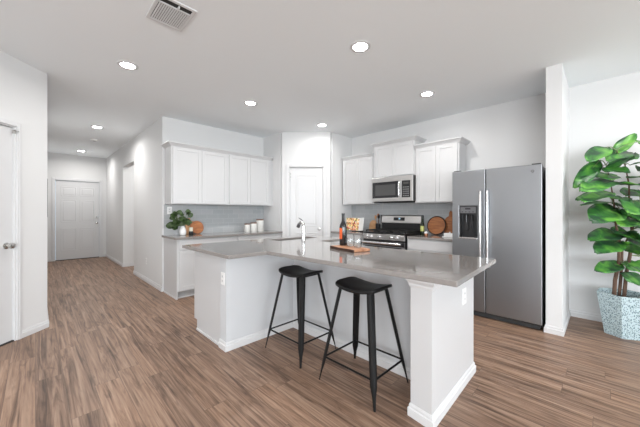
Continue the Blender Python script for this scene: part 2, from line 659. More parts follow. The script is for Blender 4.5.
# walls behind the camera with windows, the west one added
def window_wall(name, m, length, wins):
    w = MB(m)
    x = 0
    for (a, b, z0, z1) in wins:
        w.box(x, a, 0, H, -.12, 0)
        if z0 > 0: w.box(a, b, 0, z0, -.12, 0)
        w.box(a, b, z1, H, -.12, 0)
        x = b
    w.box(x, length, 0, H, -.12, 0)
    w.build(name, 'wall', kind=ST)
WN = [0]
def window(m, a, b, z0, z1, mull):
    WN[0] += 1
    w = MB(m)
    for (p, q, r, s) in ((a, a + .05, z0, z1), (b - .05, b, z0, z1), (a, b, z0, z0 + .05), (a, b, z1 - .05, z1)):
        w.box(p, q, r, s, -.09, -.03)
    for k in range(1, mull):
        x = a + (b - a) * k / mull
        w.box(x - .03, x + .03, z0, z1, -.085, -.035)
    o = w.build('window_%d' % WN[0], 'trim', kind=ST)
    MB(m).box(a + .05, b - .05, z0 + .05, z1 - .05, -.062, -.058).build('pane', 'pane', o)
rf = frame((XR, -5.6, 0), '+Y')                    # local x runs towards -X
window_wall('wall_rear', rf, 9.16, [(.4, 3.4, .05, 2.4), (4.8, 8.1, .3, 2.4)])
window(rf, .4, 3.4, .05, 2.4, 2)
window(rf, 4.8, 8.1, .3, 2.4, 3)
wf = frame((-4.5, -5.6, 0), '+X')
window_wall('wall_west', wf, 5.28, [(.7, 4.7, .3, 2.4)])
window(wf, .7, 4.7, .3, 2.4, 4)  # unseen west window, added and enlarged to fill the room with light
MB().box(-14, 14, -14, -5.73, -.3, -.2).build('ground', 'grass', kind=ST)
MB().box(-14, -4.63, -5.73, 14, -.3, -.2).build('ground', 'grass', kind=ST)

# baseboards (out = right of travel)
BASE = [(0, 0), (.014, 0), (.015, .048), (.008, .054), (.008, .068), (.003, .078), (0, .078)]
def baseboard(name, *paths):
    w = MB()
    for p in paths:
        w.sweep(p, BASE)
    return w.build(name, 'trim', kind=ST, base=False)
baseboard('baseboard_right', [(XR, -5.6), (XR, .30), (3.74, .30), (3.74, .43), (3.95, .43)][::-1])
baseboard('baseboard_hall_right', [(XH, 6.69), (XH, YK)], [(XH, YB), (XH, 7.71), (2.2, 7.71)][0:2])
baseboard('baseboard_passage', [(3.1, 7.71), (XH, 7.71)][::-1] and [(XH, 7.71), (3.1, 7.71)])
def diagp(x): return (XL + x / S2, XL + 4.17 + x / S2)
baseboard('baseboard_left', [diagp(-.276), diagp(0), (XL, YB)])
baseboard('baseboard_hall_end', [(XL, YB), (.275, YB)], [(1.325, YB), (XH, YB)])
def pp(r): return ((DP + r) / S2, (DP - r) / S2)
baseboard('baseboard_pantry', [(PA[0], YK - .64), PA, pp(-.64)], [pp(.13), PB_, (XR - .65, PB_[1])])
baseboard('baseboard_rear', [(-4.5, -5.6), (-4.5, -.33)], [diagp(-6.45), diagp(-1.18)])

# door casings, slabs
def casing(name, m, a, b, top, w=.06, t=.016):
    k = MB(m)
    for (x0, x1, y0, y1) in ((a - w, a, 0, top + w), (b, b + w, 0, top + w), (a, b, top, top + w)):
        k.box(x0, x1, y0, y1, 0, t)
        k.box(x0 + .012, x1 - .012, y0, y1 - (.012 if y1 > top else 0), t, t + .005)
    for (x0, x1) in ((a - .005, a + .012), (b - .012, b + .005)):   # jambs
        k.box(x0, x1, 0, top, -.10, 0.004)
    k.box(a, b, top - .012, top + .005, -.10, .004)
    return k.build(name, 'trim', kind=ST, bevel=.003)

def knob(parent, m, x, z, w0):
    k = MB(m)
    k.lathe([(.030, 0), (.030, .006), (.012, .010), (.012, .032), (.024, .038), (.029, .052), (.024, .066), (.008, .071)], (x, z, w0), 20)
    return k.build('knob', 'nickel', parent, smooth=True)

def door_slab(name, m, a, b, top, panels, w0, arch=False):
    """slab with raised and sunk panels"""
    k = MB(m)
    k.box(a + .004, b - .004, .012, top - .004, w0 - .035, w0)
    o = k.build(name, 'door', kind=ST)
    return o

def panel(parent, m, x0, x1, y0, y1, w0):
    """moulded panel: raised ogee frame round a sunk field with a raised centre"""
    k = MB(m)
    rings = [(0, 0), (.006, .004), (.014, .0045), (.022, -.002), (.034, -.002), (.05, .003)]
    loops = []
    for ins, h in rings:
        loops.append([k.v(p) for p in ((x0 + ins, y0 + ins, w0 + h), (x1 - ins, y0 + ins, w0 + h), (x1 - ins, y1 - ins, w0 + h), (x0 + ins, y1 - ins, w0 + h))])
    for p, q in zip(loops, loops[1:]):
        for i in range(4):
            k.face([p[i], p[(i + 1) % 4], q[(i + 1) % 4], q[i]])
    k.face(loops[-1])
    return k.build('panel', 'door', parent)

# pantry door
casing('trim_1', pf, -.575, .065, 2.09)
d1 = door_slab('door_1', pf, -.563, .053, 2.078, None, -.012)
panel(d1, pf, -.455, -.055, .98, 1.94, -.0115)
panel(d1, pf, -.455, -.055, .22, .86, -.0115)
knob(d1, pf, -.012, .93, -.012)
for z in (.3, 1.05, 1.80):
    MB(pf).cyl((-.567, z, -.006), .007, .09, 'y', 10).build('hinge', 'nickel', d1)
MB(pf).box(-.585, -.55, 1.955, 1.968, .0, .014).box(-.557, -.55, 1.86, 1.968, 0, .012).build('door_stop', 'nickel', d1)
# left door on the diagonal wall
casing('trim_2', df, -1.11, -.318, 2.07, .042)
d2 = door_slab('door_2', df, -1.098, -.322, 2.058, None, -.02)
MB(df).box(-1.10, -.318, 0, .011, -.11, -.004).build('threshold', 'dark', d2)
panel(d2, df, -.98, -.44, 1.05, 1.93, -.0195)
panel(d2, df, -.98, -.44, .22, .88, -.0195)
knob(d2, df, -.385, .925, -.02)
MB(df).box(-.345, -.295, 2.02, 2.034, .0, .02).box(-.345, -.335, 2.0, 2.034, -.01, .02).build('door_stop', 'nickel', d2)
# front door
hf = frame((0, YB, 0), '-Y')
casing('trim_3', hf, .345, 1.255, 2.065)
d3 = door_slab('door_3', hf, .357, 1.243, 2.053, None, -.02)
for c in (.46, .835):
    panel(d3, hf, c, c + .305, 1.66, 1.90, -.0195)
    panel(d3, hf, c, c + .305, .98, 1.56, -.0195)
    panel(d3, hf, c, c + .305, .24, .82, -.0195)
knob(d3, hf, 1.185, .95, -.02)
MB(hf).cyl((1.185, 1.10, -.02), .028, .02, 'z', 20).build('deadbolt', 'nickel', d3)
MB(hf).box(.357, 1.243, 0, .014, -.05, 0).build('threshold', 'dark', d3)
# casing of a doorway inside the side passage
casing('trim_4', frame((0, 7.71, 0), '-Y'), 1.72, 2.45, 2.06)
d4 = door_slab('door_4', frame((0, 7.71, 0), '-Y'), 1.72, 2.45, 2.05, None, .004)
knob(d4, frame((0, 7.71, 0), '-Y'), 2.38, .93, .004)

# ------------------------------------------------------------------ kitchen back wall run
def shaker(parent, m, x0, x1, y0, y1, w0, name='door', rail=.055):
    k = MB(m)
    g = .0015
    x0 += g; x1 -= g; y0 += g; y1 -= g
    t = .019
    k.box(x0, x0 + rail, y0, y1, w0, w0 + t)
    k.box(x1 - rail, x1, y0, y1, w0, w0 + t)
    k.box(x0 + rail, x1 - rail, y1 - rail, y1, w0, w0 + t)
    k.box(x0 + rail, x1 - rail, y0, y0 + rail, w0, w0 + t)
    k.box(x0 + rail - .002, x1 - rail + .002, y0 + rail - .002, y1 - rail + .002, w0, w0 + t - .008)
    return k.build(name, 'cabinet', parent, bevel=.0015)

def slab_front(parent, m, x0, x1, y0, y1, w0, name='drawer'):
    g = .0015
    k = MB(m).box(x0 + g, x1 - g, y0 + g, y1 - g, w0, w0 + .019)
    return k.build(name, 'cabinet', parent, bevel=.002)

CROWN = [(0, 0), (.012, 0), (.018, .012), (.040, .036), (.052, .044), (.052, .058), (0, .058)]
def wall_cabinet(label, m, x0, x1, z0, z1, depth, crown_path=None, doors=2, world_loc=None):
    t = thing('wall_cabinet', world_loc, label, 'cabinet')
    MB(m).box(x0, x1, z0, z1, -depth + .02, 0).build('body', 'cabinet', t, bevel=.001)
    mid = (x0 + x1) / 2
    e = .018
    if doors == 2:
        shaker(t, m, x0 + e, mid, z0 + .012, z1 - .012, 0)
        shaker(t, m, mid, x1 - e, z0 + .012, z1 - .012, 0)
    if crown_path:
        w = MB(); w.m = Matrix.Translation((0, 0, z1 - .008))
        w.sweep(crown_path, CROWN)
        w.build('crown_moulding', 'cabinet', t)
    return t

# backsplash tiles: fixed to the walls
MB().box(XH + .02, PA[0], YK - .008, YK, CT, 1.366).build('trim_backsplash_back', 'tile_x', kind=ST)
MB().box(XR - .008, XR, 1.36, PB_[1], CT - .1, 1.387).build('trim_backsplash_right', 'tile_y', kind=ST)
MB().box(XR - .008, XR, 2.10, 2.88, 1.387, 1.46).build('trim_backsplash_right', 'tile_y', kind=ST)

bf = frame((0, 4.57, 0), '-Y')     # wall cabinet fronts of the back wall; doors add 2 cm
yf = 4.57
wall_cabinet('white two-door wall cabinet nearest the hallway, above the potted greenery', bf, 1.43, 2.337, 1.366, 2.245, .31,
             [(1.43, YK), (1.43, yf), (2.337, yf)][::1], world_loc=(1.88, 4.72, 1.366))
wall_cabinet('white two-door wall cabinet beside the corner pantry, above the canisters', bf, 2.337, 3.19, 1.366, 2.245, .31,
             [(2.337, yf), (3.19, yf), (3.19, YK)], world_loc=(2.76, 4.72, 1.366))
MB(bf).box(3.19, PA[0], 1.366, 2.245, -.02, 0).build('trim_filler', 'cabinet', kind=ST)

def base_cabinet(label, m, x0, x1, depth, fronts, loc, left_panel=False, toe=True):
    t = thing('base_cabinet', loc, label, 'cabinet')
    k = MB(m)
    k.box(x0, x1, .105, CB, -depth, 0)
    k.box(x0, x1, 0, .105, -depth, -.065)
    k.build('body', 'cabinet', t)
    if toe:
        MB(m).box(x0 + (.02 if left_panel else 0), x1, 0.004, .103, -.0645, -.058).build('toe_kick', 'toe', t)
        MB(m).box(x0 + (.02 if left_panel else 0), x1, 0.0, .018, -.058, -.046).build('shoe_moulding', 'trim', t)
    if left_panel:
        MB(m).box(x0 - .012, x0, 0, CB, -depth, 0).box(x0 - .022, x0 - .012, 0, .018, -depth, 0).build('end_panel', 'cabinet', t)
    mid = (x0 + x1) / 2
    for f in fronts:
        if f == 'drawer2':
            slab_front(t, m, x0 + .014, mid, .70, .838, 0); slab_front(t, m, mid, x1 - .014, .70, .838, 0)
        if f == 'drawer1':
            slab_front(t, m, x0 + .014, x1 - .014, .70, .838, 0)
        if f == 'door2':
            shaker(t, m, x0 + .014, mid, .118, .685, 0); shaker(t, m, mid, x1 - .014, .118, .685, 0)
        if f == 'door1':
            shaker(t, m, x0 + .014, x1 - .014, .118, .685, 0)
        if f == 'drawers3':
            for a, b in ((.118, .36), (.375, .685)):
                slab_front(t, m, x0 + .014, x1 - .014, a, b, 0)
    return t
cf = frame((0, 4.29, 0), '-Y')
base_cabinet('white base cabinet at the hallway end of the back counter, side panel showing', cf, 1.43, 2.35, .585,
             ['drawer1', 'door2'], (1.89, 4.58, 0), left_panel=True)
base_cabinet('white base cabinet under the canisters beside the pantry wall', cf, 2.35, PA[0] - .002, .585,
             ['drawer1', 'door2'], (2.8, 4.58, 0))
tag(MB().box(1.385, PA[0] - .001, 4.245, YK - .009, CB, CT).build('countertop', 'quartz', bevel=.004),
    'grey quartz countertop along the back wall, left of the pantry door', 'countertop')

# ------------------------------------------------------------------ range wall run
rx = 4.23
rfm = frame((rx, 0, 0), '-X')      # local x = -Y
def R(a): return -a
wall_cabinet('white two-door wall cabinet between the pantry corner and the microwave', rfm, R(3.60), R(2.885), 1.385, 2.245, .30,
             [(rx, 3.60), (rx, 2.885)], world_loc=(4.39, 3.24, 1.385))
wall_cabinet('short raised white wall cabinet above the microwave, tallest crown', rfm, R(2.880), R(2.115), 1.835, 2.395, .30,
             [(XR, 2.880), (rx, 2.880), (rx, 2.115), (XR, 2.115)], world_loc=(4.39, 2.5, 1.835))
wall_cabinet('white two-door wall cabinet between the microwave and the refrigerator', rfm, R(2.110), R(1.45), 1.385, 2.245, .30,
             [(rx, 2.110), (rx, 1.45), (XR, 1.45)], world_loc=(4.39, 1.78, 1.385))
cxm = frame((3.935, 0, 0), '-X')
base_cabinet('white base cabinet under the cookbook, left of the range', cxm, R(3.62), R(2.885), .60, ['drawer1', 'door2'], (4.24, 3.25, 0))
base_cabinet('white base cabinet between the range and the refrigerator', cxm, R(2.085), R(1.40), .60, ['drawer1', 'door2'], (4.24, 1.74, 0))
tag(MB().box(3.90, XR - .009, 2.88, 3.622, CB, CT).build('countertop', 'quartz', bevel=.004),
    'short grey quartz countertop left of the range, under the open cookbook', 'countertop')
tag(MB().box(3.90, XR - .009, 1.385, 2.072, CB, CT).build('countertop', 'quartz', bevel=.004),
    'short grey quartz countertop between range and refrigerator, under the round board', 'countertop')

# microwave
mw = thing('microwave', (4.33, 2.478, 1.415), 'stainless steel microwave with dark window mounted above the range', 'microwave')
mf = frame((4.15, 0, 0), '-X')
MB(mf).box(R(2.858), R(2.098), 1.42, 1.828, -.37, 0).build('case', 'black', mw, bevel=.004)
k = MB(mf)
# steel door frame around the window and the control strip
a, b = R(2.856), R(2.100)
wx0, wx1, wz0, wz1 = a + .035, a + .50, 1.50, 1.715
kx0, kx1 = b - .19, b - .045
k.box(a, b, 1.745, 1.826, 0, .024); k.box(a, b, 1.42, 1.478, 0, .024)
k.box(a, a + .012, 1.478, 1.745, 0, .024); k.box(b - .04, b, 1.478, 1.745, 0, .024)
k.box(a + .51, kx0, 1.478, 1.745, 0, .020)
k.build('door_frame', 'steel_light', mw, bevel=.003)
MB(mf).box(a + .012, a + .51, 1.478, 1.745, 0, .018).build('window_surround', 'glassblack', mw)
MB(mf).box(a + .07, a + .455, 1.52, 1.70, .018, .0195).build('window', 'mesh', mw)
cp = MB(mf).box(kx0, b - .04, 1.478, 1.745, 0, .019).build('control_panel', 'glassblack', mw)
for i in range(5):
    for j in range(3):
        MB(mf).box(kx0 + .025 + j * .038, kx0 + .047 + j * .038, 1.50 + i * .034, 1.509 + i * .034, .019, .0198).build('key', 'toe', cp)
MB(mf).box(kx0 + .03, kx0 + .12, 1.69, 1.722, .019, .0198).build('clock_display', 'screen' if False else 'mesh', cp)
k = MB(mf)
hx = a + .535
k.tube([(hx, 1.495, .02), (hx, 1.50, .05), (hx, 1.53, .058), (hx, 1.70, .058), (hx, 1.725, .05), (hx, 1.73, .02)], .012, 12)
k.build('handle', 'handle', mw, smooth=True)
MB(mf).box(a + .02, b - .02, 1.405, 1.42, -.34, -.02).build('grease_filter', 'dark', mw)

# range
rg = thing('gas_range', (4.22, 2.478, 0), 'stainless steel gas range with black grates and digital backguard', 'range')
gf = frame((3.90, 0, 0), '-X')
a, b = R(2.858), R(2.098)
MB(gf).box(a, b, .03, .895, -.60, 0).build('body', 'black', rg)
MB(gf).box(a, b, .895, .915, -.60, .012).build('cooktop', 'black', rg, bevel=.004)
k = MB(gf)
k.prism([(a, .805), (b, .805), (b, .893), (a, .893)], 0, .03)
k.build('control_strip', 'steel_light', rg, bevel=.006)
for fx in (.09, .17, .33, .54, .64):
    x = a + fx * .99
    k = MB(gf)
    k.lathe([(.027, 0), (.027, .008), (.020, .012), (.019, .036), (.012, .039)], (x, .850, .030), 18)
    kn = k.build('knob', 'handle', rg, smooth=True)
    MB(gf).box(x - .003, x + .003, .85, .868, .069, .071).build('pointer', 'dark', kn)
dr = MB(gf).box(a + .004, b - .004, .22, .785, 0, .028).build('oven_door', 'steel', rg, bevel=.004)
MB(gf).box(a + .05, b - .05, .30, .70, .028, .031).build('oven_window', 'glassblack', dr)
MB(gf).box(a + .004, b - .004, .715, .785, .028, .030).build('door_top_band', 'glassblack', dr)
k = MB(gf)
k.tube([(a + .035, .755, .075), (b - .035, .755, .075)], .020, 14)
k.box(a + .05, a + .075, .742, .768, .028, .075); k.box(b - .075, b - .05, .742, .768, .028, .075)
k.build('oven_handle', 'handle', dr, smooth=True)
MB(gf).box(a + .004, b - .004, .05, .205, 0, .024).build('storage_drawer', 'steel', rg, bevel=.004)
k = MB(gf)
k.box(a, b, .915, 1.075, -.60, -.55)
k.build('backguard_base', 'black', rg)
k = MB(gf)
k.prism([(a, 0), (b, 0), (b, .125), (a, .125)], 0, .001)
k.bm.clear()
prof = [(-.60, 1.055), (-.525, 1.055), (-.525, 1.075), (-.54, 1.175), (-.555, 1.19), (-.60, 1.19)]
ra = [k.v((a + .004, z, w)) for w, z in prof]; rb = [k.v((b - .004, z, w)) for w, z in prof]
n = len(prof)
k.face(ra); k.face(rb[::-1])
for i in range(n): k.face([ra[i], rb[i], rb[(i + 1) % n], ra[(i + 1) % n]])
bg = k.build('backguard', 'steel_light', rg, bevel=.003)
MB(gf).box(a - .001, a + .004, 1.05, 1.192, -.602, -.52).build('backguard_end', 'black', rg)
MB(gf).box(b - .004, b + .001, 1.05, 1.192, -.602, -.52).build('backguard_end', 'black', rg)
m2 = gf @ Matrix.Translation((0, 1.075, -.525)) @ Matrix.Rotation(math.radians(-8.5), 4, 'X')
cpn = MB(m2).box(a + .25, a + .46, .022, .078, -.004, .002).build('clock_panel', 'glassblack', bg)
k = MB(m2)
def digit(k, x, y, s, segs, w):
    """seven segment figure"""
    W, Hh, t = s * .5, s, s * .13
    S = {'a': (0, W, Hh - t, Hh), 'd': (0, W, 0, t), 'g': (0, W, Hh / 2 - t / 2, Hh / 2 + t / 2), 'f': (0, t, Hh / 2, Hh),
         'b': (W - t, W, Hh / 2, Hh), 'e': (0, t, 0, Hh / 2), 'c': (W - t, W, 0, Hh / 2)}
    for c in segs:
        q = S[c]
        k.box(x + q[0], x + q[1], y + q[2], y + q[3], w, w + .0006)
k.bm.free()
for q, sg in ((.333, 'bc'), (.349, 'abgcd'), (.365, 'abcdef')):
    k = MB(m2); digit(k, a + q, .045, .020, sg, .002); k.build('clock_digit', 'screen', cpn)
# grates: three, each with bars
for i in range(3):
    g0 = a + .02 + i * .2433; g1 = g0 + .236
    k = MB(gf)
    z0, z1 = .935, .952
    for x in (g0, g1 - .014): k.box(x, x + .014, z0, z1, -.53, -.03)
    for wv in (-.53, -.405, -.29, -.165, -.044): k.box(g0, g1, z0, z1, wv, wv + .014)
    k.box((g0 + g1) / 2 - .006, (g0 + g1) / 2 + .006, z0 + .002, z1 + .004, -.53, -.03)
    for x in (g0 + .002, g1 - .014):
        for wv in (-.52, -.05): k.box(x, x + .012, .915, z0 + .002, wv, wv + .012)
    k.build('grate', 'iron', rg)
    for wv in (-.40, -.15):
        MB(gf @ Matrix.Translation(((g0 + g1) / 2, .915, wv)) @ Matrix.Rotation(math.radians(-90), 4, 'X')).lathe(
            [(.045, 0), (.045, .006), (.03, .008), (.03, .016), (.005, .018)], seg=20).build('burner', 'iron', rg, smooth=True)

# refrigerator
fr = thing('refrigerator', (4.1, .905, 0), 'stainless side-by-side refrigerator with ice and water dispenser', 'refrigerator')
ff = frame((3.70, 0, 0), '-X')
fy0, fy1, ft = R(1.352), R(.456), 1.745
MB(ff).box(fy0 + .004, fy1 - .004, .03, ft - .015, -.74, -.085).build('case', 'steel_dark', fr, bevel=.004)
MB(ff).box(fy0 + .01, fy1 - .01, .03, ft - .02, -.085, -.07).build('door_seal', 'dark', fr)
sp = R(.978)
dx0, dx1, dz0, dz1 = R(1.268), R(1.066), .93, 1.318
k = MB(ff)
k.cells([fy0, dx0, dx1, sp - .004], [.07, dz0, dz1, ft], lambda x, y: not (dx0 < x < dx1 and dz0 < y < dz1), -.07, 0)
fd = k.build('freezer_door', 'steel', fr, bevel=.006)
k = MB(ff)
k.box(sp + .004, fy1, .07, ft, -.07, 0)
rd = k.build('fridge_door', 'steel', fr, bevel=.006)
dp = MB(ff)
dp.box(dx0, dx1, dz0, dz1, -.069, -.058)
dp.box(dx0, dx0 + .012, dz0, dz1, -.06, .003); dp.box(dx1 - .012, dx1, dz0, dz1, -.06, .003)
dp.box(dx0, dx1, 1.215, dz1, -.06, .004)
dpo = dp.build('dispenser', 'black', fd, bevel=.002)
# third level is the deepest, so the dispenser's pieces hang on the door
MB(ff).box(dx0 - .004, dx1 + .004, dz0 - .010, dz0 + .008, -.055, .012).build('drip_tray', 'handle', fd, bevel=.003)
MB(ff).box(dx0 + .014, dx1 - .014, 1.232, dz1 - .012, .004, .006).build('dispenser_panel', 'steel_dark', fd)
for i in range(4): MB(ff).box(dx0 + .03 + i * .04, dx0 + .046 + i * .04, 1.243, 1.251, .006, .0068).build('dispenser_button', 'glassblack', fd)
MB(ff).box(dx0 + .07, dx0 + .13, 1.275, 1.292, .006, .0068).build('dispenser_display', 'glassblack', fd)
for q, z_, a_ in ((.07, 1.12, .105), (.13, 1.14, .13)):
    MB(ff).cyl((dx0 + q, z_, -.03), .012, .09, 'y', 14).build('dispenser_nozzle', 'glassblack', fd)
    MB(ff).box(dx0 + q - .018, dx0 + q + .018, z_ - a_, z_, -.045, -.038).build('dispenser_paddle', 'glassblack', fd)
for x, par in ((sp - .043, fd), (sp + .030, rd)):
    k = MB(ff)
    k.tube([(x, .60, .0), (x, .62, .045), (x, .66, .055), (x, 1.44, .055), (x, 1.485, .045), (x, 1.50, .0)], .0125, 12)
    k.build('handle', 'handle', par, smooth=True)
k = MB(ff)
bx, bz = R(.535), 1.675
k.cyl((bx, bz, 0), .019, .002, 'z', 28)
bd = k.build('badge', 'steel_dark', rd)
k = MB(ff)
for rr_ in (.0175,):
    k.tube([(bx + rr_ * math.cos(t * math.pi / 12), bz + rr_ * math.sin(t * math.pi / 12), .002) for t in range(25)], .0012, 6)
k.tube([(bx - .001, bz + .006, .0025), (bx - .005, bz + .009, .0025), (bx - .010, bz + .004, .0025), (bx - .010, bz - .004, .0025), (bx - .005, bz - .008, .0025), (bx - .001, bz - .003, .0025), (bx - .003, bz, .0025)], .001, 6)
k.tube([(bx + .009, bz + .005, .0025), (bx + .005, bz + .008, .0025), (bx + .002, bz + .004, .0025), (bx + .006, bz, .0025), (bx + .002, bz - .004, .0025), (bx + .005, bz - .008, .0025), (bx + .010, bz - .004, .0025)], .001, 6)
k.build('badge_monogram', 'handle', rd)
for x in (fy0 + .05, fy1 - .05):
    MB(ff).box(x - .04, x + .04, ft - .018, ft + .012, -.13, -.02).build('hinge_cover', 'dark', fr, bevel=.004)
MB(ff).box(fy0 + .02, fy1 - .02, .012, .066, -.12, -.03).build('kick_grille', 'dark', fr)
for x in (fy0 + .06, fy1 - .06):
    for wv in (-.10, -.68):
        MB(ff).box(x - .02, x + .02, 0, .032, wv - .02, wv + .02).build('foot', 'black', fr)

# ------------------------------------------------------------------ island
isl = thing('kitchen_island', (2.05, 1.9, 0), 'white L-shaped kitchen island with baseboards and an end post', 'kitchen island')
k = MB()
# low walls: along y=2.39..2.51 and along x=1.98..2.10
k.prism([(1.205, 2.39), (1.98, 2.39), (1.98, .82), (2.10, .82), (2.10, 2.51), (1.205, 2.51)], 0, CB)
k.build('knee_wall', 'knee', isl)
k = MB()
k.box(1.60, 2.415, .70, .84, 0, CB - .001)
skew_near(k, [(2.415, .70, 2.415, .722), (1.60, .84, 1.625, .84), (1.60, .70, 1.606, .70)])
k.build('end_wall', 'cabinet', isl)
k = MB()
k.sweep([(1.205, 2.511), (1.205, 2.39), (1.98, 2.39), (1.98, .84), (1.60, .84), (1.60, .70), (2.405, .70), (2.405, .84)], BASE) if False else k.sweep(
    [(2.415, .84), (2.415, .722), (1.606, .70), (1.625, .84), (1.98, .84), (1.98, 2.39), (1.205, 2.39), (1.205, 2.511)][::-1], BASE)
bb = k.build('baseboard', 'trim', isl)
k = MB()
CAPP = [(0, 0), (.006, 0), (.010, .012), (.010, .022), (.020, .036), (.024, .040), (.024, .058), (0, .058)]
k.m = Matrix.Translation((0, 0, CB - .060))
k.sweep([(1.74, .7037), (1.606, .70), (1.625, .84), (1.74, .84)][::-1], CAPP)
k.build('post_capital', 'trim', isl)
k = MB()
k.cells([1.213, 2.115, 2.845, 3.0], [2.512, 2.835, 3.12, 3.13], lambda x, y: not (2.115 < x < 2.845 and 2.835 < y < 3.12), .105, CB - .001)
k.box(1.213, 3.0, 2.512, 3.06, 0, .105)
k.box(2.101, 2.46, .841, 2.512, .105, CB - .001); k.box(2.101, 2.43, .841, 2.512, 0, .105)
# opening for the sink is left above the cabinet body
k.build('cabinet_body', 'cabinet', isl)
MB().box(1.203, 1.213, 2.512, 3.058, 0, .018).build('shoe_moulding', 'trim', isl)
# fronts on the working side (facing +Y and +X)
pf2 = frame((0, 3.13, 0), '+Y')
for x0, x1 in ((1.25, 1.68), (1.68, 2.11), (2.11, 2.55), (2.55, 2.98)):
    shaker(isl, pf2, -x1, -x0, .12, .835, 0, 'door')
px2 = frame((2.46, 0, 0), '+X')
for y0, y1 in ((.86, 1.40), (1.40, 1.94), (1.94, 2.48)):
    shaker(isl, px2, y0, y1, .12, .685, 0, 'door')
    slab_front(isl, px2, y0, y1, .70, .838, 0)

# worktop with the sink hole
sx0, sx1, sy0, sy1 = 2.14, 2.82, 2.86, 3.10
xs = [1.13, 1.51, sx0, 2.495, sx1, 3.05]
ys = [.55, 2.20, 2.52, sy0, sy1, 3.26]
def in_top(x, y):
    if sx0 < x < sx1 and sy0 < y < sy1: return False
    if y < 2.20: return 1.51 < x < 2.495
    if y < 2.52: return x < 2.495
    return True
tag(skew_near(MB().cells(xs, ys, in_top, CB, CT), [(1.51, .55, 1.548, .541), (1.51, 2.20, 1.50, 2.19), (sx0, .55, sx0, .570), (2.495, .55, 2.50, .588)]).build('countertop', 'quartz', bevel=.005),
    'large taupe quartz L-shaped island countertop with bottle and sink', 'countertop')

# sink
k = MB()
t_ = .012
bz0 = .70
k.cells([sx0 - .015, sx0, sx1, sx1 + .015], [sy0 - .015, sy0, sy1, sy1 + .015], lambda x, y: not (sx0 < x < sx1 and sy0 < y < sy1), bz0, CB - .0005)
k.box(sx0 - .015, sx1 + .015, sy0 - .015, sy1 + .015, bz0 - .01, bz0)
sk = k.build('sink_basin', 'steel', None, loc=((sx0 + sx1) / 2, (sy0 + sy1) / 2, bz0 - .01))
sk.name = 'kitchen_sink'
ORIGIN['kitchen_sink'] = Vector(((sx0 + sx1) / 2, (sy0 + sy1) / 2, bz0 - .01))
tag(sk, 'stainless undermount sink set in the island worktop', 'sink')
MB().cyl(((sx0 + sx1) / 2, (sy0 + sy1) / 2, bz0), .045, .003).build('drain', 'chrome', sk)

# faucet
fx_, fy_ = 2.47, 2.775
fc = thing('faucet', (fx_, fy_, CT), 'chrome single-lever kitchen faucet at the island sink', 'faucet')
MB().lathe([(.033, 0), (.033, .008), (.026, .014), (.024, .05)], (fx_, fy_, CT), 24).build('base', 'chrome', fc, smooth=True)
k = MB()
k.tube([(fx_, fy_, CT + .03), (fx_, fy_, CT + .12), (fx_, fy_, CT + .175), (fx_, fy_ + .008, CT + .205), (fx_, fy_ + .030, CT + .226), (fx_, fy_ + .060, CT + .222),
        (fx_, fy_ + .085, CT + .200)], [.022, .022, .022, .022, .021, .020, .019], 16)
k.build('spout', 'chrome', fc, smooth=True)
MB().tube([(fx_, fy_ + .080, CT + .206), (fx_, fy_ + .108, CT + .160)], [.022, .024], 16).build('spray_head', 'steel_dark', fc, smooth=True)
MB().tube([(fx_, fy_ + .02, CT + .235), (fx_, fy_ + .03, CT + .255), (fx_ - .01, fy_ + .085, CT + .283)], [.010, .007, .004], 10).build('lever', 'steel_dark', fc, smooth=True)

# outlets
def outlet(m, x, z, w0, label, switch=False):
    t = thing('wall_outlet', m @ Vector((x, z, w0)), label, 'outlet')
    MB(m).box(x - .035, x + .035, z - .057, z + .057, w0, w0 + .005).build('cover_plate', 'plastic', t, bevel=.003)
    for q_ in (-.02, .02):
        so = MB(m).box(x - .015, x + .015, z + q_ - .013, z + q_ + .013, w0 + .005, w0 + .0065).build('socket', 'trim', t)
        for q in (-.006, .006):
            MB(m).box(x + q - .001, x + q + .001, z + q_ - .004, z + q_ + .005, w0 + .0065, w0 + .0068).build('slot', 'dark', so)
    return t
outlet(frame((1.205, 0, 0), '-X'), R(2.45), .64, 0, 'white outlet on the hallway-side end of the island knee wall')
outlet(frame((0, .7145, 0), '-Y'), 2.18, .64, 0, 'white outlet high on the outer face of the island end post')
outlet(frame((XH, 0, 0), '-X'), R(5.78), .37, 0, 'white outlet low on the hallway wall near the cabinets')
outlet(frame((0, YK - .008, 0), '-Y'), 1.50, 1.27, 0, 'white outlet on the back tiles above the potted greenery')

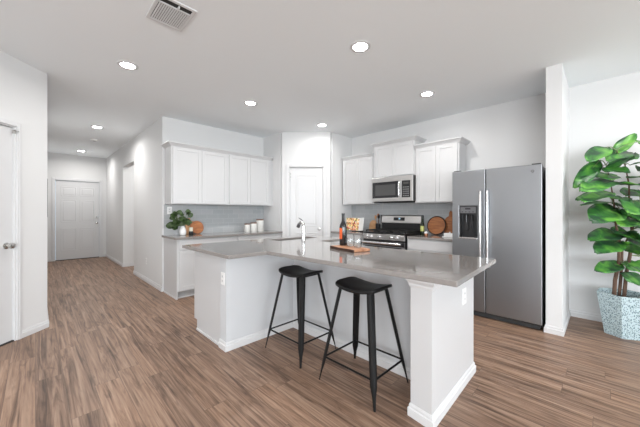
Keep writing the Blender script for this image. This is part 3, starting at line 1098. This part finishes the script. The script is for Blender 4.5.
# ------------------------------------------------------------------ bar stools
def make_stool(loc, label):
    cx, cy = loc
    t = thing('bar_stool', (cx, cy, 0), label, 'stool', 'black saddle-seat bar stools at the island')
    # saddle seat, longer along y; ends rise along y
    hx, hy, n, mrows = .142, .185, 18, 12
    k = MB()
    def surf(i, j, dz):
        u = -1 + 2 * i / mrows; v = -1 + 2 * j / n
        # rounded rectangle mapping
        x = hx * u * (1 - .13 * abs(v) ** 4); y = hy * v * (1 - .10 * abs(u) ** 4)
        z = .708 + .024 * v * v - .010 * (u ** 4) + dz
        return (cx + x, cy + y, z)
    top = [[k.v(surf(i, j, 0)) for j in range(n + 1)] for i in range(mrows + 1)]
    bot = [[k.v(surf(i, j, -.022)) for j in range(n + 1)] for i in range(mrows + 1)]
    for i in range(mrows):
        for j in range(n):
            k.face([top[i][j], top[i + 1][j], top[i + 1][j + 1], top[i][j + 1]])
            k.face([bot[i][j], bot[i][j + 1], bot[i + 1][j + 1], bot[i + 1][j]])
    for i in range(mrows):
        k.face([top[i][0], bot[i][0], bot[i + 1][0], top[i + 1][0]]); k.face([top[i][n], top[i + 1][n], bot[i + 1][n], bot[i][n]])
    for j in range(n):
        k.face([top[0][j], top[0][j + 1], bot[0][j + 1], bot[0][j]]); k.face([top[mrows][j], bot[mrows][j], bot[mrows][j + 1], top[mrows][j + 1]])
    k.build('seat', 'stool', t, smooth=True, bevel=.006)
    ft_, fb = (.098, .135), (.213, .245)
    def axis(sx, sy, z):
        f = (z) / .70
        return Vector((cx + sx * (fb[0] + (ft_[0] - fb[0]) * f), cy + sy * (fb[1] + (ft_[1] - fb[1]) * f), z))
    for sx in (-1, 1):
        for sy in (-1, 1):
            # folded sheet leg: shallow V section whose broad side faces the diagonal
            k = MB()
            dn = Vector((sx, sy, 0)).normalized(); sd = Vector((-dn.y, dn.x, 0))
            rings = []
            for z, wd in ((.70, .027), (.62, .027), (.45, .026), (.25, .025), (.13, .023), (.075, .013), (.012, .0085), (0, .0085)):
                c = axis(sx, sy, z)
                pr = [(-wd, -.5 * wd), (-wd * .55, .08 * wd), (0, .35 * wd), (wd * .55, .08 * wd), (wd, -.5 * wd), (wd * .5, -.28 * wd), (0, -.02 * wd), (-wd * .5, -.28 * wd)]
                rings.append([k.v(c + sd * p + dn * q) for p, q in pr])
            for p, q in zip(rings, rings[1:]):
                for i in range(8):
                    k.face([p[i], p[(i + 1) % 8], q[(i + 1) % 8], q[i]])
            k.face(rings[0]); k.face(rings[-1][::-1])
            k.build('leg', 'stool', t)
    for (p, q) in (((-1, -1), (1, -1)), ((1, -1), (1, 1)), ((1, 1), (-1, 1)), ((-1, 1), (-1, -1))):
        MB().tube([axis(*p, .170), axis(*q, .170)], .007, 8).build('footrest', 'stool', t, smooth=True)
    k = MB()
    k.box(cx - .10, cx + .10, cy - .135, cy + .135, .682, .694)
    k.build('seat_frame', 'stool', t)
    return t
s1 = make_stool((1.706, 1.256), 'black metal saddle stool nearer the camera and the white end post')
s2 = dup(s1, (1.704, 1.955, 0), 'black metal saddle stool nearer the island inner corner, farther from camera')

# ------------------------------------------------------------------ things on the island
bang = math.radians(-14)
bm_ = Matrix.Translation((2.12, 1.72, CT)) @ Matrix.Rotation(bang, 4, 'Z')
k = MB(bm_)
poly = []
for i in range(14):
    t = i / 13
    poly.append((-.095 + .006 * math.sin(t * 9), -.19 + .38 * t))
for i in range(14):
    t = i / 13
    poly.append((.095 + .005 * math.sin(t * 11), .19 - .38 * t))
k.prism(poly, .002, .026)
sb = k.build('serving_board', 'serving', None, bevel=.004)
tag(sb, 'live-edge wooden serving board on the island under bottle and glasses', 'board')
ORIGIN[sb.name] = sb.location.copy()
k = MB(bm_)
k.prism([(p[0] - .008, p[1]) for p in poly[:14]] + [(p[0] + .004, p[1]) for p in poly[:14]][::-1], .0, .024)
k.build('bark_edge', 'bark_edge', sb)
BT = CT + .026
bt = (2.192, 1.862)
wb = thing('wine_bottle', (bt[0], bt[1], BT), 'dark wine bottle with orange label on the island serving board', 'bottle')
MB().lathe([(.020, .004), (.034, 0), (.0372, .006), (.0375, .18), (.034, .205), (.020, .232), (.0145, .25), (.0140, .305), (.016, .306), (.016, .318), (.012, .32)], (*bt, BT), 32).build('glass_body', 'wine', wb, smooth=True)
def arc_shell(c, r, z0, z1, a0, a1, n=14):
    k = MB()
    A = [k.v((c[0] + r * math.cos(a0 + (a1 - a0) * i / n), c[1] + r * math.sin(a0 + (a1 - a0) * i / n), z0)) for i in range(n + 1)]
    B = [k.v((c[0] + r * math.cos(a0 + (a1 - a0) * i / n), c[1] + r * math.sin(a0 + (a1 - a0) * i / n), z1)) for i in range(n + 1)]
    for i in range(n): k.face([A[i], A[i + 1], B[i + 1], B[i]])
    return k
arc_shell(bt, .0379, BT + .065, BT + .175, math.radians(105), math.radians(205)).build('label', 'label', wb, smooth=True)
MB().lathe([(.0146, .27), (.0150, .305), (.0164, .3065), (.0164, .3205), (.004, .3215)], (*bt, BT), 24).build('foil', 'black', wb, smooth=True)
def wine_glass(c, label):
    k = MB()
    o = [(.001, 0), (.028, 0), (.034, .006), (.043, .035), (.0445, .055), (.040, .085), (.034, .112)]
    i = [(.0328, .112), (.0385, .085), (.043, .055), (.0415, .036), (.032, .010), (.001, .008)]
    k.lathe(o + i, (c[0], c[1], BT + .0005), 32)
    return tag(k.build('wine_glass', 'glass', smooth=True), label, 'glass', 'stemless glasses on the serving board')
wine_glass((2.185, 1.765), 'clear stemless wine glass right beside the wine bottle')
wine_glass((2.160, 1.655), 'clear stemless wine glass farther from the bottle, near the board end')

# ------------------------------------------------------------------ things on the back counter
vx, vy = 1.60, 4.58
pv = thing('potted_greenery', (vx, vy, CT), 'leafy green stems in a white ceramic vase on the back counter', 'plant')
MB().lathe([(.030, 0), (.042, .01), (.050, .05), (.046, .09), (.030, .125), (.024, .14), (.027, .15), (.022, .15), (.018, .13)], (vx, vy, CT), 28).build('vase', 'ceramic', pv, smooth=True)

def leaf(k, B, T, width, nrm, fold=.25, droop=.15, obov=.6):
    """broad leaf blade from B to T"""
    B, T = Vector(B), Vector(T)
    d = T - B; L_ = d.length; d.normalize()
    n = Vector(nrm); n = (n - n.dot(d) * d).normalized()
    s = d.cross(n)
    NU, NV = 9, 6
    g = []
    for i in range(NU + 1):
        t = i / NU
        wv = width * .5 * (math.sin(math.pi * min(1, t ** obov * .97 + .015)) ** .60)
        row = []
        for j in range(NV + 1):
            u = -1 + 2 * j / NV
            wob = .11 * math.sin(t * 9 + j * 1.7 + L_ * 40) * width * abs(u)
            p = B + d * (L_ * t) + s * (wv * u) + n * (fold * abs(u) * wv - droop * L_ * (t - .3) ** 2 + wob * .5)
            row.append(k.v(p))
        g.append(row)
    for i in range(NU):
        for j in range(NV):
            k.face([g[i][j], g[i + 1][j], g[i + 1][j + 1], g[i][j + 1]])

k = MB(); ks = MB()
rnd = random.Random(3)
for i in range(46):
    a = rnd.uniform(0, 6.28)
    if i < 20: c = Vector((vx - .075, vy, CT + .26)); R0 = (.075, .06, .10)
    elif i < 36: c = Vector((vx + .045, vy - .01, CT + .27)); R0 = (.065, .06, .10)
    else: c = Vector((vx - .135, vy, CT + .15)); R0 = (.06, .05, .035)
    el = rnd.uniform(-1, 1)
    c += Vector((R0[0] * math.cos(a) * (1 - el * el) ** .5, R0[1] * math.sin(a), R0[2] * el))
    dr_ = Vector((math.cos(a), math.sin(a) * .5, rnd.uniform(-.6, .7))).normalized()
    b0 = c - dr_ * .035
    leaf(k, b0, c + dr_ * .045, .075, (rnd.uniform(-.6, .6), -1 + rnd.uniform(-.3, .3), rnd.uniform(.1, .8)), .2, .2, .8)
    ks.tube([(vx, vy, CT + .13), ((vx + b0.x) / 2, (vy + b0.y) / 2, max(CT + .16, b0.z - .04)), b0], .0022, 5)
lf = k.build('foliage', 'leaf_dark', pv, smooth=True, solid=.0006)
ks.build('stem', 'twig', pv)

def round_board(name, c, r, tilt, facing, material, label, thick=.018, rim=None, rim_r=.006):
    """disc leaning back against the wall; c = lowest front point"""
    m = frame(c, facing) @ Matrix.Rotation(-tilt, 4, 'X')
    k = MB(m)
    k.cyl((0, r, -thick), r, thick, 'z', 48)
    o = k.build(name, material, None, bevel=.003, loc=c)
    ORIGIN[o.name] = Vector(c)
    tag(o, label, 'cutting board')
    if rim:
        k = MB(m)
        n = 48
        k.tube([(r * math.cos(2 * math.pi * i / n), r + r * math.sin(2 * math.pi * i / n), -.004) for i in range(n + 1)], rim_r, 8)
        k.build('rim', rim, o, smooth=True)
    return o
round_board('cutting_board', (1.888, 4.735, CT + .006), .104, math.radians(13), '-Y', 'board_mid',
            'small round wooden board leaning on back tiles beside the vase', rim='board_dark')
m = frame((1.79, 4.80, CT + .003), '-Y') @ Matrix.Rotation(-math.radians(8), 4, 'X')
k = MB(m); k.box(-.065, .065, 0, .21, -.014, 0); k.box(-.018, .018, .21, .26, -.014, 0)
tag(k.build('cutting_board', 'board_light', bevel=.006), 'pale rectangular wooden board behind the small round board', 'cutting board')
cd = thing('candle', (1.73, 4.60, CT), 'cream candle on a squat black holder beside the vase', 'candle')
MB().lathe([(.032, 0), (.034, .004), (.034, .055), (.028, .058)], (1.73, 4.60, CT), 24).build('holder', 'black', cd, smooth=True)
MB().lathe([(.028, .058), (.028, .116), (.024, .119)], (1.73, 4.60, CT), 24).build('wax', 'cream', cd, smooth=True)
MB().tube([(1.73, 4.60, CT + .118), (1.731, 4.60, CT + .130)], .0012, 6).build('wick', 'dark', cd)
def canister(x, y, r, h, label):
    t = thing('canister', (x, y, CT), label, 'canister', 'stoneware canisters on the back counter')
    MB().lathe([(r * .96, 0), (r, .005), (r, h), (r * .95, h + .004)], (x, y, CT), 32).build('jar', 'canister', t, smooth=True)
    MB().lathe([(r * .96, h + .003), (r * .98, h + .006), (r * .98, h + .020), (r * .93, h + .022)], (x, y, CT), 32).build('lid', 'walnut', t, smooth=True)
canister(2.725, 4.60, .052, .128, 'smallest stoneware canister with wooden lid, leftmost of the three')
canister(2.85, 4.585, .060, .145, 'middle-sized stoneware canister with wooden lid between the other two')
canister(2.995, 4.60, .070, .200, 'tallest stoneware canister with wooden lid, nearest the pantry')

# ------------------------------------------------------------------ things on the range-wall counters
m = frame((4.20, 3.20, CT + .016), '-X') @ Matrix.Rotation(-math.radians(10), 4, 'X')
cbk = thing('cookbook', (4.24, 3.28, CT), 'open cookbook with a colourful food photo, propped left of the range', 'book')
k = MB(m @ Matrix.Rotation(math.radians(3), 4, 'Y')); k.box(-.30, 0, .0, .235, -.012, 0); k.build('page_block', 'page', cbk)
k = MB(m @ Matrix.Rotation(math.radians(3), 4, 'Y')); k.box(-.298, -.004, .002, .233, 0, .001); k.build('food_photo', 'print', cbk)
k = MB(m @ Matrix.Rotation(math.radians(-24), 4, 'Y')); k.box(0, .14, .0, .235, -.012, 0); k.build('page_block', 'page', cbk)
k = MB(frame((4.20, 3.20, CT), '-X')); k.box(-.13, .05, 0, .010, -.08, .03); k.box(-.13, .05, .01, .16, -.075, -.06)
k.build('book_stand', 'black', cbk)
m = frame((4.47, 3.085, CT + .003), '-X') @ Matrix.Rotation(-math.radians(12), 4, 'X')
k = MB(m)
pts = [(-.08, 0), (.08, 0)] + [(.08 * math.cos(math.radians(t)), .12 + .09 * math.sin(math.radians(t))) for t in range(0, 181, 12)]
k.prism(pts, -.016, 0)
tag(k.build('cutting_board', 'board_light', bevel=.003), 'small arched wooden board between cookbook and utensil crock', 'cutting board')
ux, uy = 4.44, 2.935
uc = thing('utensil_crock', (ux, uy, CT), 'black crock beside the range backguard', 'crock')
MB().lathe([(.040, 0), (.043, .004), (.045, .15), (.041, .15), (.039, .01)], (ux, uy, CT), 28).build('jar', 'black', uc, smooth=True)
for i, (dx, dy, hgt, lab) in enumerate(((-.02, .045, .30, 'wooden spoon leaning left in the black crock'), (.012, .002, .33, 'tall wooden spatula standing in the black crock'),
                                   (-.022, -.030, .31, 'dark kitchen utensil leaning towards the range in the black crock'))):
    k = MB()
    p0 = Vector((ux + dx * .5, uy + dy * .45, CT + .012)); p1 = Vector((ux + dx, uy + dy, CT + hgt))
    k.tube([p0, p0.lerp(p1, .78)], .005, 8)
    k.tube([p0.lerp(p1, .74), p0.lerp(p1, .84), p0.lerp(p1, .94), p1], [.006, .020, .022, .008], 10)
    tag(k.build('cooking_utensil', ('board_light', 'board_mid', 'black')[i], smooth=True), lab, 'utensil', None)

ox, oy = 4.30, 2.025
ob = thing('oil_bottle', (ox, oy, CT), 'dark green oil bottle with a yellow-green label right of the range', 'bottle')
MB().lathe([(.022, .003), (.029, 0), (.030, .006), (.030, .16), (.022, .195), (.012, .22), (.011, .262), (.0135, .264), (.0135, .282), (.008, .284)], (ox, oy, CT), 24).build('glass_body', 'oil', ob, smooth=True)
arc_shell((ox, oy), .0304, CT + .06, CT + .14, math.radians(130), math.radians(270)).build('label', 'yellow', ob, smooth=True)
round_board('cutting_board', (4.435, 1.872, CT + .009), .142, math.radians(11), '-X', 'board_mid',
            'large round wooden board with dark rim leaning between range and refrigerator', rim='bark_edge', thick=.02, rim_r=.010)
m = frame((4.485, 1.675, CT + .003), '-X') @ Matrix.Rotation(-math.radians(6), 4, 'X')
k = MB(m)
k.prism([(-.085, 0), (.085, 0), (.085, .24), (.06, .275), (.026, .295), (.022, .36), (0, .385), (-.022, .36), (-.026, .295), (-.06, .275), (-.085, .24)], -.016, 0)
tag(k.build('cutting_board', 'board_mid', bevel=.003), 'tall wooden paddle board with handle, partly hidden by the refrigerator', 'cutting board')
bx_, by_ = 4.18, 1.56
bu = thing('butter_dish', (bx_, by_, CT), 'white lidded butter dish beside the refrigerator', 'dish')
MB().box(bx_ - .06, bx_ + .06, by_ - .09, by_ + .09, CT, CT + .012).build('tray', 'ceramic', bu, bevel=.005)
MB().box(bx_ - .042, bx_ + .042, by_ - .07, by_ + .07, CT + .012, CT + .058).lathe([(.010, .058), (.010, .066), (.014, .072), (.004, .076)], (bx_, by_, CT), 14).build('lid', 'ceramic', bu, bevel=.008)
sx_, sy_ = 4.16, 1.90
sc_ = thing('salt_cellar', (sx_, sy_, CT), 'small copper pot with white lid in front of the round board', 'jar')
MB().lathe([(.026, 0), (.030, .006), (.031, .03), (.028, .04)], (sx_, sy_, CT), 22).build('jar', 'copper', sc_, smooth=True)
MB().lathe([(.030, .040), (.030, .048), (.022, .058), (.008, .064), (.008, .070), (.003, .074)], (sx_, sy_, CT), 22).build('lid', 'ceramic', sc_, smooth=True)

# ------------------------------------------------------------------ hall picture, ceiling things
m = frame((XL, 0, 0), '+X')
pc = thing('picture_frame', (XL, 6.05, 1.17), 'dark-framed picture seen edge-on on the hallway left wall', 'picture')
k = MB(m)
k.box(5.72, 6.38, 1.17, 1.73, 0, .036); k.build('frame', 'frame', pc, bevel=.004)
MB(m).box(5.77, 6.33, 1.22, 1.68, .036, .038).build('print', 'art', pc)

LABELS = [((.665, 3.43), 'recessed ceiling light at upper left, between the air vent and the hallway'),
          ((2.085, 3.43), 'recessed ceiling light in front of the back wall cabinets'),
          ((2.075, 1.56), 'largest recessed ceiling light, right above the island stools'),
          ((3.50, 1.585), 'recessed ceiling light nearest the refrigerator and stub wall'),
          ((3.48, 3.43), 'recessed ceiling light in front of the corner pantry door'),
          ((.765, 6.31), 'recessed ceiling light at the near end of the hallway'),
          ((.79, 9.05), 'recessed ceiling light at the far end by the front door')]
HALL = {4: .6, 5: 1.5, 6: 1.15}
def lamp(x, y, label, power):
    t = thing('recessed_light', (x, y, H), label, 'ceiling light', 'recessed ceiling lights')
    k = MB()
    k.lathe([(.064, H), (.092, H), (.092, H - .004), (.066, H - .008), (.064, H - .006), (.064, H)], (x, y, 0), 40, caps=False)
    k.build('trim_ring', 'trim', t, smooth=True)
    MB().lathe([(.0635, H - .0035), (.0635, H - .0045)], (x, y, 0), 36).build('lens', 'lens', t)
    area('lamp_light', (x, y, H - .012), (.12, .12), power, (0, 0, -1), LAMP_COLOR, 165, 'DISK')
for i, (p, lab) in enumerate(LABELS):
    lamp(p[0], p[1], lab, LAMP_POWER * HALL.get(i, 1))
lamp(2.1, 7.2, 'added unseen ceiling light inside the side passage off the hallway', 10)  # lamp out of view, added to brighten the passage
for p in ((-.75, 1.55), (.66, -1.0), (3.5, -.6), (-2.4, -2.6), (1.4, -3.6)):
    lamp(p[0], p[1], 'recessed ceiling light behind or beside the camera', LAMP_POWER)

sd = thing('smoke_detector', (.86, 7.43, H), 'small round smoke detector on the hallway ceiling between two lights', 'smoke detector')
MB().lathe([(.062, H), (.062, H - .012), (.050, H - .030), (.020, H - .034)], (.86, 7.43, 0), 30).build('housing', 'plastic', sd, smooth=True)
MB().lathe([(.030, H - .033), (.024, H - .040)], (.86, 7.43, 0), 24).build('vent_ring', 'toe', sd)

av = thing('air_vent', (.72, 2.305, H), 'white louvred air supply vent on the ceiling at the top left', 'air vent')
x0, x1, y0, y1 = .592, .852, 2.14, 2.475
k = MB()
k.cells([x0, x0 + .025, x1 - .025, x1], [y0, y0 + .025, y1 - .025, y1], lambda x, y: not (x0 + .025 < x < x1 - .025 and y0 + .025 < y < y1 - .025), H - .010, H)
k.build('frame', 'trim', av, bevel=.004)
MB().box(x0 + .02, x1 - .02, y0 + .02, y1 - .02, H - .0015, H - .0005).build('duct', 'dark', av)
for i in range(14):
    xx = x0 + .034 + i * .0148
    k = MB(Matrix.Translation((xx, 0, H - .007)) @ Matrix.Rotation(math.radians(35), 4, 'Y'))
    k.box(-.0055, .0055, y0 + .085, y1 - .025, -.0006, .0006)
    k.build('louvre', 'trim', av)
MB().box(x0 + .025, x1 - .025, y0 + .075, y0 + .087, H - .009, H - .002).build('cross_bar', 'trim', av)
MB().box((x0 + x1) / 2 + .01, (x0 + x1) / 2 + .018, y0 + .035, y0 + .075, H - .022, H - .004).build('damper_lever', 'trim', av)

# ------------------------------------------------------------------ big plant
PC = Vector((4.215, -.135, 0))
pl = thing('potted_tree', PC, 'tall leafy green houseplant with several trunks in a blue-grey mosaic pot', 'plant')
def hexring(r, z, k, a0=175):
    return [k.v((PC.x + r * math.cos(math.radians(a0 + 60 * i)), PC.y + r * math.sin(math.radians(a0 + 60 * i)), z)) for i in range(6)]
k = MB()
rs = [hexring(r, z, k) for r, z in ((.150, 0), (.215, .425), (.200, .425), (.185, .36))]
for p, q in zip(rs, rs[1:]):
    for i in range(6): k.face([p[i], p[(i + 1) % 6], q[(i + 1) % 6], q[i]])
k.face(rs[0][::-1]); k.face(rs[-1])
k.build('pot', 'pot', pl, bevel=.004)
MB().lathe([(.15, .361), (.155, .368), (.10, .377), (.03, .380)], (PC.x, PC.y, 0), 30).build('soil', 'soil', pl, smooth=True)
RH = Vector((1 / S2, -1 / S2, 0)); FH = Vector((1 / S2, 1 / S2, 0))
DC = (PC.x + PC.y) / S2
def W(px, py, fw=0.):
    """point seen at a spot of the photo, fw metres behind the pot's centre plane (measured once, kept as world metres)"""
    d = DC + fw
    return FH * d + RH * ((px - 320) / 284.4 * d) + Vector((0, 0, CAM_H + (212 - py) / 284.4 * d))
k = MB()
T1 = [W(614, 297, 0), W(615, 280, 0), W(619, 262, 0), W(619, 245, -.02), W(616, 225, 0), W(614, 205, 0), W(611, 185, 0), W(606, 165, 0)]
T2 = [W(624, 297, .04), W(626, 275, .05), W(630, 255, .04), W(632, 230, .05), W(629, 205, .03), W(629, 185, 0), W(625, 165, 0), W(616, 150, -.02)]
T3 = [W(619, 297, .08), W(621, 275, .06), W(622, 250, .02), W(634, 225, .0), W(640, 205, -.05), W(646, 185, -.06)]
k.tube(T1, [.017, .016, .015, .013, .010, .007, .005, .003], 10)
k.build('trunk', 'bark', pl, smooth=True)
k = MB(); k.tube(T2, [.016, .015, .014, .012, .009, .007, .005, .003], 10); k.build('trunk', 'bark', pl, smooth=True)
k = MB(); k.tube(T3, [.014, .013, .011, .009, .006, .004], 10); k.build('trunk', 'bark', pl, smooth=True)
# leaves: base point, tip point, width, normal hints (right, towards viewer, up)
LV = [((614, 154, 0), (636, 133, -.05), .11, (-.6, .6, .3)), ((607, 147, 0), (588, 160, -.12), .16, (-.3, .6, .7)),
      ((600, 160, .02), (575, 187, -.05), .13, (-.5, .8, .3)), ((606, 172, 0), (632, 155, -.22), .22, (0, .55, .8)),
      ((602, 168, .0), (630, 172, -.2), .20, (0, .6, .8)),
      ((613, 180, .0), (583, 189, -.22), .20, (-.1, .45, .85)), ((615, 184, .02), (639, 184, -.2), .22, (.1, .6, .8)),
      ((608, 193, .05), (577, 198, -.10), .13, (0, .35, .9)), ((612, 192, 0), (583, 199, -.2), .15, (0, .4, .9)),
      ((613, 202, .02), (581, 203, -.12), .09, (0, .22, .95)), ((610, 197, 0), (630, 201, -.12), .15, (0, .3, .95)),
      ((619, 208, 0), (592, 219, -.2), .24, (-.2, .7, .7)), ((622, 209, .0), (643, 221, -.18), .22, (.2, .6, .8)),
      ((620, 232, .02), (590, 238, -.15), .17, (0, .5, .8)), ((621, 240, .0), (597, 251, -.2), .18, (-.2, .6, .75)),
      ((617, 230, 0), (638, 240, -.2), .24, (.1, .75, .6)), ((624, 250, 0), (640, 246, -.2), .18, (.2, .6, .7)),
      ((622, 263, .02), (597, 270, -.12), .14, (0, .55, .8)), ((623, 262, .04), (646, 272, -.12), .24, (.2, .8, .5)),
      ((625, 272, .04), (641, 285, -.10), .22, (.1, .85, .4)), ((612, 203, .04), (637, 211, -.1), .12, (0, .3, .9)),
      ((630, 165, -.05), (655, 160, -.2), .12, (0, .3, .9)), ((628, 178, 0), (650, 176, -.2), .13, (0, .3, .9)),
      ((634, 205, 0), (658, 212, -.15), .2, (0, .5, .8)), ((636, 225, 0), (662, 232, -.15), .2, (0, .5, .8)),
      ((634, 200, -.05), (632, 212, -.3), .2, (0, .6, .8)), ((640, 190, -.05), (656, 196, -.2), .2, (0, .5, .8)),
      ((632, 245, 0), (640, 232, -.25), .16, (0, .7, .7)), ((644, 186, -.06), (660, 172, -.15), .16, (0, .5, .8)),
      ((626, 222, .02), (648, 228, -.05), .2, (.1, .5, .8)), ((618, 176, 0), (596, 176, -.05), .16, (0, .5, .8)),
      ((612, 222, .02), (632, 214, .08), .16, (0, .5, .8)), ((625, 195, .02), (640, 190, .08), .16, (0, .5, .8))]
rl = random.Random(11)
for i in range(20):
    px_, py_ = rl.uniform(628, 690), rl.uniform(140, 275)
    dxx = rl.choice((-1, 1, 1)) * rl.uniform(14, 24)
    LV.append(((px_, py_, rl.uniform(-.12, .1)), (px_ + dxx, py_ + rl.uniform(-8, 12), rl.uniform(-.25, .05)), rl.uniform(.15, .22), (rl.uniform(-.3, .3), rl.uniform(.35, .8), .75)))
k = MB(); ks = MB()
def clampx(p):
    p = Vector(p); p.x = min(p.x, 4.505); return p
for (b_, t_2, wd, nh) in LV:
    B, T = clampx(W(*b_)), clampx(W(*t_2))
    nrm = RH * nh[0] - FH * nh[1] + Vector((0, 0, nh[2]))
    leaf(k, B, T, wd * 1.12, nrm, .10, .10, .86)
    # leaf stalk back to the nearest trunk point a little lower
    best = min((q for tr in (T1, T2, T3) for q in tr), key=lambda q: (q - (B - Vector((0, 0, .06)))).length)
    ks.tube([best, (best + B) / 2 + Vector((0, 0, .015)), B, B.lerp(T, .3)], [.004, .0035, .003, .002], 6)
for v_ in k.bm.verts:
    if v_.co.x > 4.53: v_.co.x = 4.53
k.build('foliage', 'leaf', pl, smooth=True, solid=.0008)
ks.build('leaf_stalk', 'twig', pl, smooth=True)
